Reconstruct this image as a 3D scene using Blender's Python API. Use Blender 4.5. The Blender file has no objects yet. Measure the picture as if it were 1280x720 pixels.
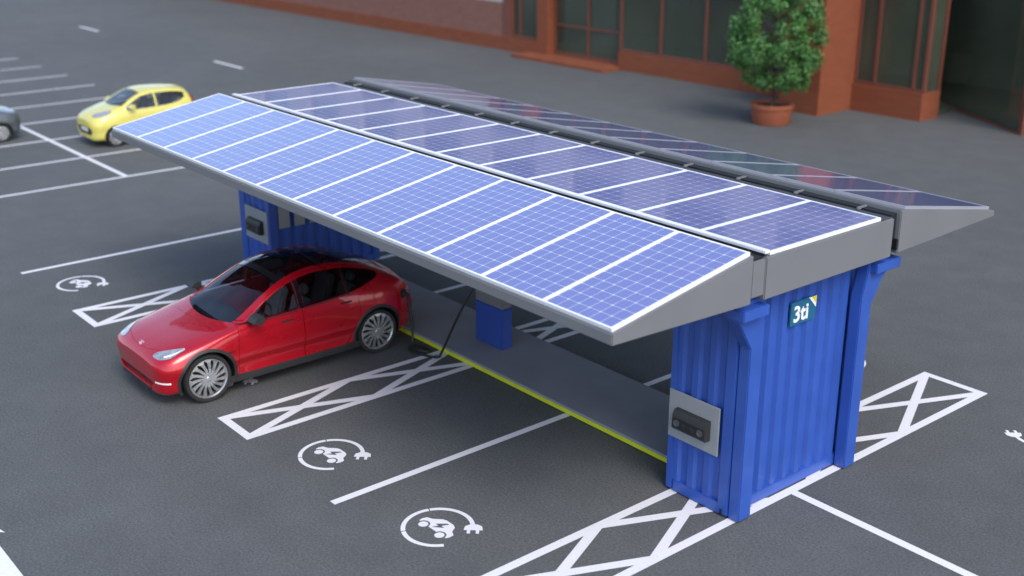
import bpy, bmesh, math, random
import numpy as np
from mathutils import Vector, Matrix
random.seed(7)
R = math.radians
scene = bpy.context.scene
COL = scene.collection

# ------------------------------------------------------------------ helpers
def link(o, parent=None):
    COL.objects.link(o)
    if parent: o.parent = parent
    return o
def tag(o, label=None, cat=None, group=None, kind=None):
    if label: o['label'] = label
    if cat: o['category'] = cat
    if group: o['group'] = group
    if kind: o['kind'] = kind
    return o
def empty(name, loc=(0, 0, 0), parent=None, rz=0):
    o = bpy.data.objects.new(name, None); o.location = loc; o.rotation_euler[2] = rz
    o.empty_display_size = .3
    return link(o, parent)
def copy_tree(o, parent=None):
    c = o.copy(); COL.objects.link(c); c.parent = parent
    for ch in [k for k in bpy.data.objects if k.parent == o]: copy_tree(ch, c)
    return c
def sharpen(me, deg=32):
    bm = bmesh.new(); bm.from_mesh(me)
    for f in bm.faces: f.smooth = True
    for e in bm.edges:
        if len(e.link_faces) == 2 and e.calc_face_angle(0) > R(deg): e.smooth = False
    bm.to_mesh(me); bm.free()

class MB:
    """collects shapes, then links them as ONE mesh object"""
    def __init__(s): s.v = []; s.f = []; s.m = []
    def add(s, vs, fs, mi=0):
        n = len(s.v); s.v += [tuple(p) for p in vs]
        s.f += [tuple(i + n for i in f) for f in fs]; s.m += [mi] * len(fs); return s
    def box(s, x0, x1, y0, y1, z0, z1, mi=0, M=None):
        vs = [Vector(p) for p in [(x0,y0,z0),(x1,y0,z0),(x1,y1,z0),(x0,y1,z0),(x0,y0,z1),(x1,y0,z1),(x1,y1,z1),(x0,y1,z1)]]
        if M is not None: vs = [M @ p for p in vs]
        return s.add(vs, [(0,3,2,1),(4,5,6,7),(0,1,5,4),(1,2,6,5),(2,3,7,6),(3,0,4,7)], mi)
    def prism(s, pts, d0, d1, fn, mi=0):
        """polygon pts (a,b) swept from d0 to d1; fn(a,b,d) -> xyz"""
        n = len(pts)
        vs = [fn(a, b, d0) for a, b in pts] + [fn(a, b, d1) for a, b in pts]
        fs = [tuple(range(n - 1, -1, -1)), tuple(range(n, 2 * n))]
        fs += [(i, (i + 1) % n, n + (i + 1) % n, n + i) for i in range(n)]
        return s.add(vs, fs, mi)
    def grid(s, P, mi=0, flip=False):
        a, b = len(P), len(P[0]); vs = [p for r in P for p in r]; fs = []
        for i in range(a - 1):
            for j in range(b - 1):
                q = (i * b + j, i * b + j + 1, (i + 1) * b + j + 1, (i + 1) * b + j)
                fs.append(q[::-1] if flip else q)
        return s.add(vs, fs, mi)
    def lathe(s, prof, c, axis='z', n=32, mi=0):
        vs = []; k = len(prof)
        for i in range(n):
            a = 2 * math.pi * i / n; ca, sa = math.cos(a), math.sin(a)
            for r, h in prof:
                if axis == 'z': vs.append((c[0] + r * ca, c[1] + r * sa, c[2] + h))
                elif axis == 'x': vs.append((c[0] + h, c[1] + r * ca, c[2] + r * sa))
                else: vs.append((c[0] + r * ca, c[1] + h, c[2] + r * sa))
        fs = []
        for i in range(n):
            for j in range(k - 1):
                i2 = (i + 1) % n; fs.append((i * k + j, i2 * k + j, i2 * k + j + 1, i * k + j + 1))
        return s.add(vs, fs, mi)
    def tube(s, pts, r, n=8, mi=0):
        pts = [Vector(p) for p in pts]; rings = []
        for i, p in enumerate(pts):
            t = (pts[min(i + 1, len(pts) - 1)] - pts[max(i - 1, 0)]).normalized()
            a = t.cross(Vector((0, 0, 1)));
            if a.length < .05: a = t.cross(Vector((1, 0, 0)))
            a.normalize(); b = t.cross(a)
            rr = r[i] if isinstance(r, (list, tuple)) else r
            rings.append([p + rr * (math.cos(2*math.pi*k/n) * a + math.sin(2*math.pi*k/n) * b) for k in range(n)])
        vs = [p for g in rings for p in g]; fs = []
        for i in range(len(pts) - 1):
            for k in range(n): fs.append((i*n+k, i*n+(k+1)%n, (i+1)*n+(k+1)%n, (i+1)*n+k))
        fs.append(tuple(range(n - 1, -1, -1))); fs.append(tuple((len(pts)-1)*n + k for k in range(n)))
        return s.add(vs, fs, mi)
    def mesh(s, name, mats=(), smooth=None, bevel=0):
        me = bpy.data.meshes.new(name); me.from_pydata(s.v, [], s.f); me.update()
        for m in (mats if isinstance(mats, (list, tuple)) else [mats]): me.materials.append(m)
        me.polygons.foreach_set('material_index', s.m)
        bm = bmesh.new(); bm.from_mesh(me)
        bmesh.ops.recalc_face_normals(bm, faces=bm.faces)
        if bevel:
            es = [e for e in bm.edges if len(e.link_faces) == 2 and e.calc_face_angle(0) > R(25)]
            bmesh.ops.bevel(bm, geom=es, offset=bevel, segments=2, affect='EDGES', clamp_overlap=True)
        bm.to_mesh(me); bm.free()
        if smooth is not None or bevel: sharpen(me, smooth or 30)
        return me
    def build(s, name, mats, parent=None, smooth=None, bevel=0):
        return link(bpy.data.objects.new(name, s.mesh(name, mats, smooth, bevel)), parent)

def boolean(a, b, op):
    """mesh a (op) mesh b -> new mesh"""
    oa = bpy.data.objects.new('ta', a); ob = bpy.data.objects.new('tb', b)
    COL.objects.link(oa); COL.objects.link(ob)
    m = oa.modifiers.new('b', 'BOOLEAN'); m.operation = op; m.object = ob; m.solver = 'EXACT'; m.use_self = False
    dg = bpy.context.evaluated_depsgraph_get(); dg.update()
    me = bpy.data.meshes.new_from_object(oa.evaluated_get(dg), depsgraph=dg)
    bpy.data.objects.remove(oa); bpy.data.objects.remove(ob)
    return me

def pchip(keys):
    xs = np.array([k[0] for k in keys], float); ys = np.array([k[1] for k in keys], float)
    h = np.diff(xs); d = np.diff(ys) / h; m = np.zeros(len(xs))
    for i in range(1, len(xs) - 1):
        if d[i-1] * d[i] > 0:
            w1, w2 = 2*h[i] + h[i-1], h[i] + 2*h[i-1]; m[i] = (w1 + w2) / (w1 / d[i-1] + w2 / d[i])
    m[0], m[-1] = d[0], d[-1]
    def f(x):
        x = np.clip(x, xs[0], xs[-1]); i = np.clip(np.searchsorted(xs, x) - 1, 0, len(h) - 1)
        t = (x - xs[i]) / h[i]
        return ((1+2*t)*(1-t)**2*ys[i] + t*(1-t)**2*h[i]*m[i] + t*t*(3-2*t)*ys[i+1] + t*t*(t-1)*h[i]*m[i+1])
    return f

# ------------------------------------------------------------------ materials
def mat(name, color, rough=.5, metal=0, coat=0, var=0, vscale=3, bump=0, bscale=60, spec=.5, cr=.05):
    m = bpy.data.materials.new(name); m.use_nodes = True
    nt = m.node_tree; b = nt.nodes['Principled BSDF']
    b.inputs['Base Color'].default_value = (*color, 1); b.inputs['Roughness'].default_value = rough
    b.inputs['Metallic'].default_value = metal; b.inputs['Coat Weight'].default_value = coat
    b.inputs['Coat Roughness'].default_value = cr
    b.inputs['Specular IOR Level'].default_value = spec
    tc = nt.nodes.new('ShaderNodeTexCoord')
    if var:
        n = nt.nodes.new('ShaderNodeTexNoise'); n.inputs['Scale'].default_value = vscale; n.inputs['Detail'].default_value = 6
        nt.links.new(tc.outputs['Object'], n.inputs['Vector'])
        r = nt.nodes.new('ShaderNodeMapRange'); r.inputs['From Min'].default_value = .25; r.inputs['From Max'].default_value = .75
        r.inputs['To Min'].default_value = 1 - var; r.inputs['To Max'].default_value = 1 + var
        nt.links.new(n.outputs['Fac'], r.inputs['Value'])
        x = nt.nodes.new('ShaderNodeMix'); x.data_type = 'RGBA'; x.blend_type = 'MULTIPLY'; x.inputs[0].default_value = 1
        x.inputs[6].default_value = (*color, 1); nt.links.new(r.outputs['Result'], x.inputs[7])
        nt.links.new(x.outputs[2], b.inputs['Base Color'])
        q = nt.nodes.new('ShaderNodeMapRange'); q.inputs['To Min'].default_value = max(rough - .1, .02); q.inputs['To Max'].default_value = min(rough + .12, 1)
        nt.links.new(n.outputs['Fac'], q.inputs['Value']); nt.links.new(q.outputs['Result'], b.inputs['Roughness'])
    if bump:
        n2 = nt.nodes.new('ShaderNodeTexNoise'); n2.inputs['Scale'].default_value = bscale; n2.inputs['Detail'].default_value = 3
        nt.links.new(tc.outputs['Object'], n2.inputs['Vector'])
        bp = nt.nodes.new('ShaderNodeBump'); bp.inputs['Strength'].default_value = bump; bp.inputs['Distance'].default_value = .01
        nt.links.new(n2.outputs['Fac'], bp.inputs['Height']); nt.links.new(bp.outputs['Normal'], b.inputs['Normal'])
    return m
def glass_mat(name, tint, gloss=(.9, .95, 1), ior=1.5, rough=.01):
    m = bpy.data.materials.new(name); m.use_nodes = True; nt = m.node_tree
    nt.nodes.remove(nt.nodes['Principled BSDF']); out = nt.nodes['Material Output']
    t = nt.nodes.new('ShaderNodeBsdfTransparent'); t.inputs['Color'].default_value = (*tint, 1)
    g = nt.nodes.new('ShaderNodeBsdfGlossy'); g.inputs['Roughness'].default_value = rough; g.inputs['Color'].default_value = (*gloss, 1)
    fr = nt.nodes.new('ShaderNodeFresnel'); fr.inputs['IOR'].default_value = ior
    mx = nt.nodes.new('ShaderNodeMixShader')
    nt.links.new(fr.outputs[0], mx.inputs[0]); nt.links.new(t.outputs[0], mx.inputs[1]); nt.links.new(g.outputs[0], mx.inputs[2])
    nt.links.new(mx.outputs[0], out.inputs['Surface'])
    return m

def tinted_pane():
    """office glazing: a green solar film that shows a little of the room behind"""
    m = mat('window_glass', (.080, .092, .068), .10, var=.35, vscale=.35, coat=.6, cr=.05); nt = m.node_tree
    t = nt.nodes.new('ShaderNodeBsdfTransparent'); t.inputs['Color'].default_value = (.66, .74, .64, 1)
    x = nt.nodes.new('ShaderNodeMixShader'); x.inputs[0].default_value = .55
    nt.links.new(t.outputs[0], x.inputs[1]); nt.links.new(nt.nodes['Principled BSDF'].outputs[0], x.inputs[2])
    nt.links.new(x.outputs[0], nt.nodes['Material Output'].inputs['Surface']); return m
def asphalt_mat():
    m = bpy.data.materials.new('asphalt'); m.use_nodes = True; nt = m.node_tree; b = nt.nodes['Principled BSDF']
    N = nt.nodes.new; L = nt.links.new
    tc = N('ShaderNodeTexCoord')
    def noise(sc, det, rough=.6):
        n = N('ShaderNodeTexNoise'); n.inputs['Scale'].default_value = sc; n.inputs['Detail'].default_value = det
        n.inputs['Roughness'].default_value = rough; L(tc.outputs['Object'], n.inputs['Vector']); return n
    def mr(n, a, c, lo=.3, hi=.7):
        r = N('ShaderNodeMapRange'); r.inputs['From Min'].default_value = lo; r.inputs['From Max'].default_value = hi
        r.inputs['To Min'].default_value = a; r.inputs['To Max'].default_value = c; L(n.outputs['Fac'], r.inputs['Value']); return r.outputs['Result']
    fine = mr(noise(30, 6, .9), .30, 1.78)
    mid = mr(noise(1.3, 6), .90, 1.08)
    big = mr(noise(.12, 4), .90, 1.10)
    def mul(a, c):
        x = N('ShaderNodeMath'); x.operation = 'MULTIPLY'; L(a, x.inputs[0]); L(c, x.inputs[1]); return x.outputs[0]
    v = mul(mul(fine, mid), big)
    x = N('ShaderNodeMix'); x.data_type = 'RGBA'; x.blend_type = 'MULTIPLY'; x.inputs[0].default_value = 1
    x.inputs[6].default_value = (.093, .099, .100, 1); L(v, x.inputs[7]); L(x.outputs[2], b.inputs['Base Color'])
    b.inputs['Roughness'].default_value = .82; b.inputs['Specular IOR Level'].default_value = .35
    bp = N('ShaderNodeBump'); bp.inputs['Strength'].default_value = .5; bp.inputs['Distance'].default_value = .006
    L(noise(140, 3).outputs['Fac'], bp.inputs['Height']); L(bp.outputs['Normal'], b.inputs['Normal'])
    return m
def paint_mat():
    m = mat('road_paint', (.74, .74, .76), .6)
    nt = m.node_tree; b = nt.nodes['Principled BSDF']; N = nt.nodes.new; L = nt.links.new
    tc = nt.nodes['Texture Coordinate']
    n = N('ShaderNodeTexNoise'); n.inputs['Scale'].default_value = 38; n.inputs['Detail'].default_value = 6; n.inputs['Roughness'].default_value = .7
    L(tc.outputs['Object'], n.inputs['Vector'])
    r = N('ShaderNodeMapRange'); r.inputs['From Min'].default_value = .27; r.inputs['From Max'].default_value = .42; L(n.outputs['Fac'], r.inputs['Value'])
    x = N('ShaderNodeMix'); x.data_type = 'RGBA'; x.inputs[6].default_value = (.42, .42, .43, 1); x.inputs[7].default_value = (.74, .74, .76, 1)
    L(r.outputs['Result'], x.inputs[0]); L(x.outputs[2], b.inputs['Base Color'])
    return m
def solar_mat():
    """cells, busbars and corner diamonds laid out in the panel's own coordinates (6 x 12 cells)"""
    m = bpy.data.materials.new('solar_cells'); m.use_nodes = True; nt = m.node_tree; b = nt.nodes['Principled BSDF']
    N = nt.nodes.new; L = nt.links.new
    tc = N('ShaderNodeTexCoord'); sp = N('ShaderNodeSeparateXYZ'); L(tc.outputs['Object'], sp.inputs[0])
    def M(op, a, c=None):
        x = N('ShaderNodeMath'); x.operation = op
        for i, k in enumerate((a, c)):
            if k is None: continue
            if isinstance(k, (int, float)): x.inputs[i].default_value = k
            else: L(k, x.inputs[i])
        return x.outputs[0]
    px, py = .1635, .1735
    def dist(c, p, off):   # distance (m) to the nearest cell border
        f = M('FRACT', M('ADD', M('DIVIDE', c, p), off)); return M('MULTIPLY', M('MINIMUM', f, M('SUBTRACT', 1., f)), p)
    dx = dist(sp.outputs[0], px, 0.); dy = dist(sp.outputs[1], py, 0.)
    line = M('MAXIMUM', M('LESS_THAN', dx, .0030), M('LESS_THAN', dy, .0030))
    dia = M('LESS_THAN', M('ADD', dx, dy), .019)
    white = M('MAXIMUM', line, dia)
    # thin silver busbars running along the panel, three to a cell
    bus = M('LESS_THAN', dist(sp.outputs[0], px / 3, .5), .0009)
    n = N('ShaderNodeTexNoise'); n.inputs['Scale'].default_value = 2.2; n.inputs['Detail'].default_value = 3; L(tc.outputs['Object'], n.inputs['Vector'])
    c = N('ShaderNodeMix'); c.data_type = 'RGBA'; c.inputs[6].default_value = (.138, .155, .405, 1); c.inputs[7].default_value = (.168, .185, .455, 1)
    L(n.outputs['Fac'], c.inputs[0])
    c1 = N('ShaderNodeMix'); c1.data_type = 'RGBA'; c1.inputs[7].default_value = (.35, .38, .5, 1); L(bus, c1.inputs[0]); L(c.outputs[2], c1.inputs[6])
    c2 = N('ShaderNodeMix'); c2.data_type = 'RGBA'; c2.inputs[7].default_value = (.62, .64, .72, 1); L(white, c2.inputs[0]); L(c1.outputs[2], c2.inputs[6])
    L(c2.outputs[2], b.inputs['Base Color'])
    b.inputs['Roughness'].default_value = .22; b.inputs['Coat Weight'].default_value = 1; b.inputs['Coat Roughness'].default_value = .07
    b.inputs['IOR'].default_value = 1.5; b.inputs['Coat IOR'].default_value = 1.8
    return m
def brick_mat(name, c1, c2, mortar, sc=4.3, axis='x'):
    m = bpy.data.materials.new(name); m.use_nodes = True; nt = m.node_tree; b = nt.nodes['Principled BSDF']
    N = nt.nodes.new; L = nt.links.new
    tc = N('ShaderNodeTexCoord'); sp = N('ShaderNodeSeparateXYZ'); cb = N('ShaderNodeCombineXYZ'); L(tc.outputs['Object'], sp.inputs[0])
    ad = N('ShaderNodeMath'); L(sp.outputs[0], ad.inputs[0]); L(sp.outputs[1], ad.inputs[1])
    L(ad.outputs[0], cb.inputs[0]); L(sp.outputs[2], cb.inputs[1])
    bk = N('ShaderNodeTexBrick'); bk.inputs['Scale'].default_value = sc; L(cb.outputs[0], bk.inputs['Vector'])
    bk.inputs['Color1'].default_value = (*c1, 1); bk.inputs['Color2'].default_value = (*c2, 1); bk.inputs['Mortar'].default_value = (*mortar, 1)
    bk.inputs['Mortar Size'].default_value = .018; bk.inputs['Brick Width'].default_value = 1.0; bk.inputs['Row Height'].default_value = .33
    L(bk.outputs['Color'], b.inputs['Base Color']); b.inputs['Roughness'].default_value = .85
    return m
def leaf_mat():
    m = bpy.data.materials.new('leaf'); m.use_nodes = True; nt = m.node_tree; b = nt.nodes['Principled BSDF']
    N = nt.nodes.new; L = nt.links.new
    tc = N('ShaderNodeTexCoord'); n = N('ShaderNodeTexNoise'); n.inputs['Scale'].default_value = 3.2; n.inputs['Detail'].default_value = 4; L(tc.outputs['Object'], n.inputs['Vector'])
    cr = N('ShaderNodeValToRGB'); cr.color_ramp.elements[0].position = .32; cr.color_ramp.elements[1].position = .7
    cr.color_ramp.elements[0].color = (.030, .105, .024, 1); cr.color_ramp.elements[1].color = (.10, .26, .055, 1)
    L(n.outputs['Fac'], cr.inputs[0]); L(cr.outputs[0], b.inputs['Base Color']); b.inputs['Roughness'].default_value = .5
    return m

M_asph = asphalt_mat(); M_paint = paint_mat(); M_solar = solar_mat()
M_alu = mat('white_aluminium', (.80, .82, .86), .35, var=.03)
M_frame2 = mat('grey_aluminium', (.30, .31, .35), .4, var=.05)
M_grey = mat('grey_cladding', (.165, .172, .182), .5, var=.05, vscale=1.2)
M_grey2 = mat('grey_plate', (.27, .29, .31), .5, var=.05)
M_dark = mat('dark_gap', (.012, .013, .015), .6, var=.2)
M_blue = mat('container_blue', (.028, .088, .39), .42, var=.10, vscale=2.5, coat=.25, cr=.2)
M_blue2 = mat('cabinet_blue', (.030, .075, .34), .45, var=.06, vscale=2.0)
M_slate = mat('slate_grey', (.05, .054, .058), .6, var=.15)
M_black = mat('black_plastic', (.015, .016, .017), .42, var=.15)
M_plast = mat('charcoal_plastic', (.024, .025, .027), .5, var=.1)
M_char2 = mat('socket_grey', (.075, .078, .082), .5, var=.1)
M_deckp = mat('platform_concrete', (.24, .25, .275), .75, var=.10, vscale=1.6, bump=.2, bscale=90)
M_yel = mat('yellow_stripe', (.62, .66, .02), .5, var=.06, vscale=6)
M_red = mat('red_car_paint', (.47, .0015, .012), .28, metal=.3, coat=1, cr=.02, var=.02)
M_yelcar = mat('yellow_car_paint', (.66, .60, .125), .35, coat=1, cr=.03, var=.02)
M_greycar = mat('grey_car_paint', (.10, .115, .125), .35, metal=.4, coat=1, cr=.03, var=.02)
M_tyre = mat('tyre_rubber', (.018, .018, .019), .8, var=.2, vscale=20)
M_rim = mat('silver_alloy', (.62, .63, .64), .28, metal=.85, var=.05, vscale=9)
M_chrome = mat('bright_trim', (.75, .76, .78), .15, metal=1, var=.03)
M_lens = mat('headlamp_lens', (.45, .48, .52), .12, metal=.5, coat=1, var=.35, vscale=18)
M_white = mat('white_lamp_strip', (.85, .86, .88), .2, coat=1, var=.02)
M_taill = mat('red_lamp', (.40, .008, .008), .15, coat=1, var=.1, vscale=20)
M_seat = mat('seat_fabric', (.17, .17, .175), .75, var=.15, vscale=12)
M_glass = glass_mat('clear_glass', (.80, .83, .85))
M_tint = glass_mat('tinted_glass', (.46, .48, .50))
M_gloss = mat('gloss_black', (.008, .008, .010), .08, coat=1, var=.1)
M_teal = mat('sign_teal', (.012, .12, .22), .45, var=.04); M_signw = mat('sign_white', (.8, .82, .84), .5, var=.03); M_signy = mat('sign_yellow', (.68, .56, .02), .5, var=.03)
M_brick = brick_mat('red_brick', (.20, .085, .062), (.24, .11, .085), (.21, .13, .105))
M_plinth = brick_mat('orange_brick', (.235, .064, .024), (.205, .054, .020), (.19, .058, .032), 2.2)
M_mull = mat('red_frame', (.17, .055, .036), .5, var=.08)
M_office = mat('office_wall', (.48, .50, .36), .8, var=.25, vscale=.5)
M_ofloor = mat('office_floor', (.07, .068, .05), .5, var=.2, vscale=1)
M_bluecol = mat('blue_grey_column', (.24, .28, .34), .6, var=.05)
M_wglass = tinted_pane()
M_uglass = mat('upper_glass', (.035, .045, .04), .06, coat=1, var=.3, vscale=.4)
M_upper = mat('grey_render', (.40, .39, .385), .8, var=.08, vscale=.6); M_stone = mat('pale_band', (.40, .38, .35), .7, var=.1, vscale=2)  # upper facade is unseen; its grey is set for the panel reflections
M_leaf = leaf_mat(); M_bark = mat('bark', (.07, .05, .035), .9, var=.3, vscale=14, bump=.6, bscale=30)
M_soil = mat('soil', (.03, .022, .016), .95, var=.4, vscale=20); M_terra = mat('terracotta', (.27, .075, .034), .75, var=.12, vscale=5)
M_plate = mat('number_plate', (.7, .7, .68), .5, var=.03)

# ------------------------------------------------------------------ ground and painted markings
MB().add([(-260, -160, 0), (160, -160, 0), (160, 260, 0), (-260, 260, 0)], [(0, 1, 2, 3)]).build('ground', M_asph)['kind'] = 'structure'
def marking(name, mb):
    o = mb.build(name, M_paint); o['kind'] = 'structure'; return o
def bar(mb, a, b, w, z=.004):
    a, b = Vector((*a, 0)), Vector((*b, 0)); n = (b - a).normalized().cross(Vector((0, 0, 1))) * w / 2
    mb.add([(p.x, p.y, z) for p in (a - n, b - n, b + n, a + n)], [(0, 1, 2, 3)])
LB = 4.703
A1, A2, B1, B2, C1, C2 = -12.475, -11.405, -6.717, -5.808, -1.08, 0.0
def hatch(x0, x1):
    mb = MB(); w = .125
    bar(mb, (x0 + w/2, -LB), (x0 + w/2, LB), w); bar(mb, (x1 - w/2, -LB), (x1 - w/2, LB), w)
    for s in (-1, 1): bar(mb, (x0, s * (LB - w/2)), (x1, s * (LB - w/2)), w, .0055)
    cl = 2.1
    for s in (-1, 1):
        for k in range(2):
            ya, yb = s * (LB - .09 - k * cl), s * (LB - .09 - (k + 1) * cl)
            bar(mb, (x0 + .07, ya), (x1 - .07, yb), .13, .007); bar(mb, (x1 - .07, ya), (x0 + .07, yb), .13, .0085)
    marking('hatched_marking', mb)
for a, b in ((A1, A2), (B1, B2), (C1, C2)): hatch(a, b)
def bay_line(x, y0=-LB, y1=LB):
    mb = MB(); bar(mb, (x, y0), (x, y1), .115); marking('bay_line', mb)
for x in (-15.19, -9.06, -3.55): bay_line(x)
XF, PF = -21.42, 2.843
for k in range(9): bay_line(XF - k * PF)
mb = MB(); bar(mb, (XF - 3 * PF - .05, .03), (XF + .05, .03), .13, .0055); marking('centre_line', mb)
mb = MB(); bar(mb, (C2, -.02), (9, -.02), .125, .0055); marking('centre_line', mb)
for x in (-53.2, -38.1, -23.0, -7.9, 7.2):
    mb = MB(); bar(mb, (x, 10.75), (x + 2.5, 10.75), .16); marking('lane_dash', mb)
mb = MB(); mb.add([(-6.9, -8.42, .004), (-5.45, -8.78, .004), (-5.62, -8.60, .004), (-3.6, -8.60, .004), (-3.6, -8.245, .004), (-5.62, -8.245, .004), (-5.46, -8.10, .004)], [(0, 1, 2, 3, 4, 5, 6)])
marking('lane_arrow', mb)

def symbol_mesh():
    """charging symbol: broken ring ending in a plug round a little car with a lightning bolt"""
    cu = bpy.data.curves.new('symbol', 'CURVE'); cu.dimensions = '2D'; cu.fill_mode = 'BOTH'
    def poly(pts):
        s = cu.splines.new('POLY'); s.points.add(len(pts) - 1)
        for q, p in zip(s.points, pts): q.co = (p[0], p[1], 0, 1)
        s.use_cyclic_u = True
    def arc(cx, cy, r, a0, a1, n): return [(cx + r * math.cos(R(a0 + (a1-a0)*i/n)), cy + r * math.sin(R(a0 + (a1-a0)*i/n))) for i in range(n + 1)]
    for a0, a1 in ((58, 157.5), (159.5, 243), (245, 333)):
        n = 26; poly(arc(0, 0, .452, a0, a1, n) + arc(0, 0, .395, a1, a0, n))
    # plug, pointing along the ring
    def T(u, v):   # u along the cable direction, v across
        a = R(48); d = (math.sin(a), -math.cos(a)); e = (math.cos(a), math.sin(a)); c = (.285, .325)
        u *= 1.15; v *= 1.15; return (c[0] + u * d[0] + v * e[0], c[1] + u * d[1] + v * e[1])
    poly([T(*p) for p in [(-.06,-.035),(-.02,-.09),(.05,-.10),(.06,-.10),(.06,-.065),(.125,-.065),(.125,-.03),(.06,-.03),(.06,.03),(.125,.03),(.125,.065),(.06,.065),(.06,.10),(.05,.10),(-.02,.09),(-.06,.035)]])
    # car body with wheel arches
    body = [(-.27, -.085), (-.285, -.03), (-.265, .03), (-.19, .06), (-.10, .15), (-.05, .17), (.09, .17), (.15, .145), (.20, .065), (.275, .03), (.285, -.03), (.27, -.085)]
    body += arc(.165, -.10, .085, 10, 170, 10) + arc(-.165, -.10, .085, 10, 170, 10)
    poly(body)
    poly([(.02, .135), (-.075, .02), (-.015, .02), (-.05, -.065), (.075, .045), (.012, .045), (.05, .135)])
    poly(arc(.165, -.10, .062, 0, 345, 20)); poly(arc(-.165, -.10, .062, 0, 345, 20))
    o = bpy.data.objects.new('t', cu); COL.objects.link(o)
    dg = bpy.context.evaluated_depsgraph_get(); me = bpy.data.meshes.new_from_object(o.evaluated_get(dg))
    bpy.data.objects.remove(o); me.materials.clear(); me.materials.append(M_paint); return me
sym = symbol_mesh()
for x in (-13.85, -10.23, -7.89, -4.69, -2.24, 1.25):
    for s in (-1, 1):
        if x > 0 and s < 0: continue
        o = bpy.data.objects.new('charging_symbol', sym); link(o); o['kind'] = 'structure'
        o.location = (x, s * 4.02, .004); o.rotation_euler[2] = 0 if s < 0 else math.pi

# ------------------------------------------------------------------ the solar charging station
station = empty('solar_charging_station', (0, 0, 0))
tag(station, 'large solar carport with three rows of panels on two blue container ends', 'charging station')
X0, X1 = -12.55, .20
NP = 12; PW = (X1 - X0 - .06) / NP; PL = 2.13
def panel_mesh(frame):
    mb = MB(); w, l = PW / 2 - .004, PL / 2; t = .042; f = .026
    mb.box(-w, w, -l, -l + f, 0, t); mb.box(-w, w, l - f, l, 0, t)
    mb.box(-w, -w + f, -l + f, l - f, 0, t); mb.box(w - f, w, -l + f, l - f, 0, t)
    mb.add([(-w + f, -l + f, t - .004), (w - f, -l + f, t - .004), (w - f, l - f, t - .004), (-w + f, l - f, t - .004)], [(0, 1, 2, 3)], 1)
    mb.add([(-w + f, -l + f, .006), (w - f, -l + f, .006), (w - f, l - f, .006), (-w + f, l - f, .006)], [(3, 2, 1, 0)], 0)
    return mb.mesh('solar_panel', [frame, M_solar])
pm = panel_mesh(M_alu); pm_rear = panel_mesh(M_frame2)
def panels(parent, yc, zc, tilt, pm):
    for k in range(NP):
        o = bpy.data.objects.new('solar_panel', pm); link(o, parent)
        o.location = (X0 + .03 + PW * (k + .5), yc, zc); o.rotation_euler[0] = tilt
# flat middle deck: open tray box with fascia
mb = MB()
mb.box(X0, X1, -1.20, 1.27, 2.955, 3.455)
deck = mb.build('roof_deck', M_grey, station, bevel=.012)
MB().box(X0 + .02, X1 - .03, -1.195, -1.115, 3.490, 3.528).build('edge_rail', M_alu, deck, bevel=.006)
MB().box(X0 + .03, X1 - .05, -1.192, -1.15, 3.457, 3.489).build('edge_shade', M_dark, deck)  # dark strip standing in for the shade below the rail
MB().box(X0 + .02, X1 - .03, 1.035, 1.255, 3.458, 3.466).build('edge_rail', M_slate, deck)
panels(deck, -.045, 3.462, 0, pm)
# hinge brackets, and near-black fillers that paint the shade in the two gaps
for k in range(13):
    x = X0 + .5 + k * (X1 - X0 - 1.0) / 12
    MB().box(x - .016, x + .016, 1.20, 1.40, 3.470, 3.505).build('hinge_bracket', M_grey, deck, bevel=.006)
MB().box(X0 + .05, X1 - .06, 1.272, 1.402, 3.05, 3.485).build('gap_shade', M_dark, deck); MB().box(X0 + .05, X1 - .06, -1.425, -1.203, 3.05, 3.462).build('gap_shade', M_dark, deck)
MB().box(X1 - .055, X1 - .012, -1.42, -1.203, 3.02, 3.44).build('end_cap', M_grey, deck, bevel=.006)
def wing(s, yi, yo, zit, zot, zib, zob, label):
    # wedge-shaped wing: section in (y,z) swept along x
    sec = [(yi, zib), (yo, zob), (yo, zot - .045), (yi, zit - .045)]
    w = MB().prism(sec, X0, X1, lambda a, b, d: (d, a, b)).build('roof_wing', M_grey, station, bevel=.012)
    w['label'] = label
    t = math.atan2((zit - zot), abs(yo - yi)); ln = math.hypot(zit - zot, yo - yi)
    ym, zm = (yi + yo) / 2, (zit + zot) / 2 - .042
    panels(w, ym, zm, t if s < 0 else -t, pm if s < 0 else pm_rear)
    return w
wf = wing(-1, -1.43, -3.58, 3.575, 3.195, 2.955, 3.02, 'front wing sloping down over the red car')
wb = wing(1, 1.41, 3.73, 3.58, 3.16, 2.97, 3.03, 'rear wing sloping down away from the car')
MB().box(X1 - .10, X1 - .002, 1.375, 1.405, 3.02, 3.16).build('latch_block', M_black, wb)

# containers
def corrugated(mb, o, d, n, width, z0, z1, pitch=.28, depth=.036, mi=0):
    """trapezoid sheet from point o (x,y) along d, outward normal n"""
    cnt = max(2, round(width / pitch)); p = width / cnt; prof = []
    for i in range(cnt):
        b = i * p
        prof += [(b, 0), (b + .28 * p, 0), (b + .42 * p, -depth), (b + .78 * p, -depth), (b + .92 * p, 0)]
    prof.append((width, 0))
    P = [[(o[0] + d[0]*a + n[0]*h, o[1] + d[1]*a + n[1]*h, z) for a, h in prof] for z in (z0, z1)]
    mb.grid(P, mi)
def text_into(mb, txt, size, off, M, mi):
    cu = bpy.data.curves.new('t', 'FONT'); cu.body = txt; cu.size = size; cu.extrude = .004; cu.offset = off; cu.space_character = 1.0
    o = bpy.data.objects.new('t', cu); COL.objects.link(o)
    dg = bpy.context.evaluated_depsgraph_get(); me = bpy.data.meshes.new_from_object(o.evaluated_get(dg)); bpy.data.objects.remove(o)
    mb.add([M @ v.co for v in me.vertices], [tuple(p.vertices) for p in me.polygons], mi)
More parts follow.
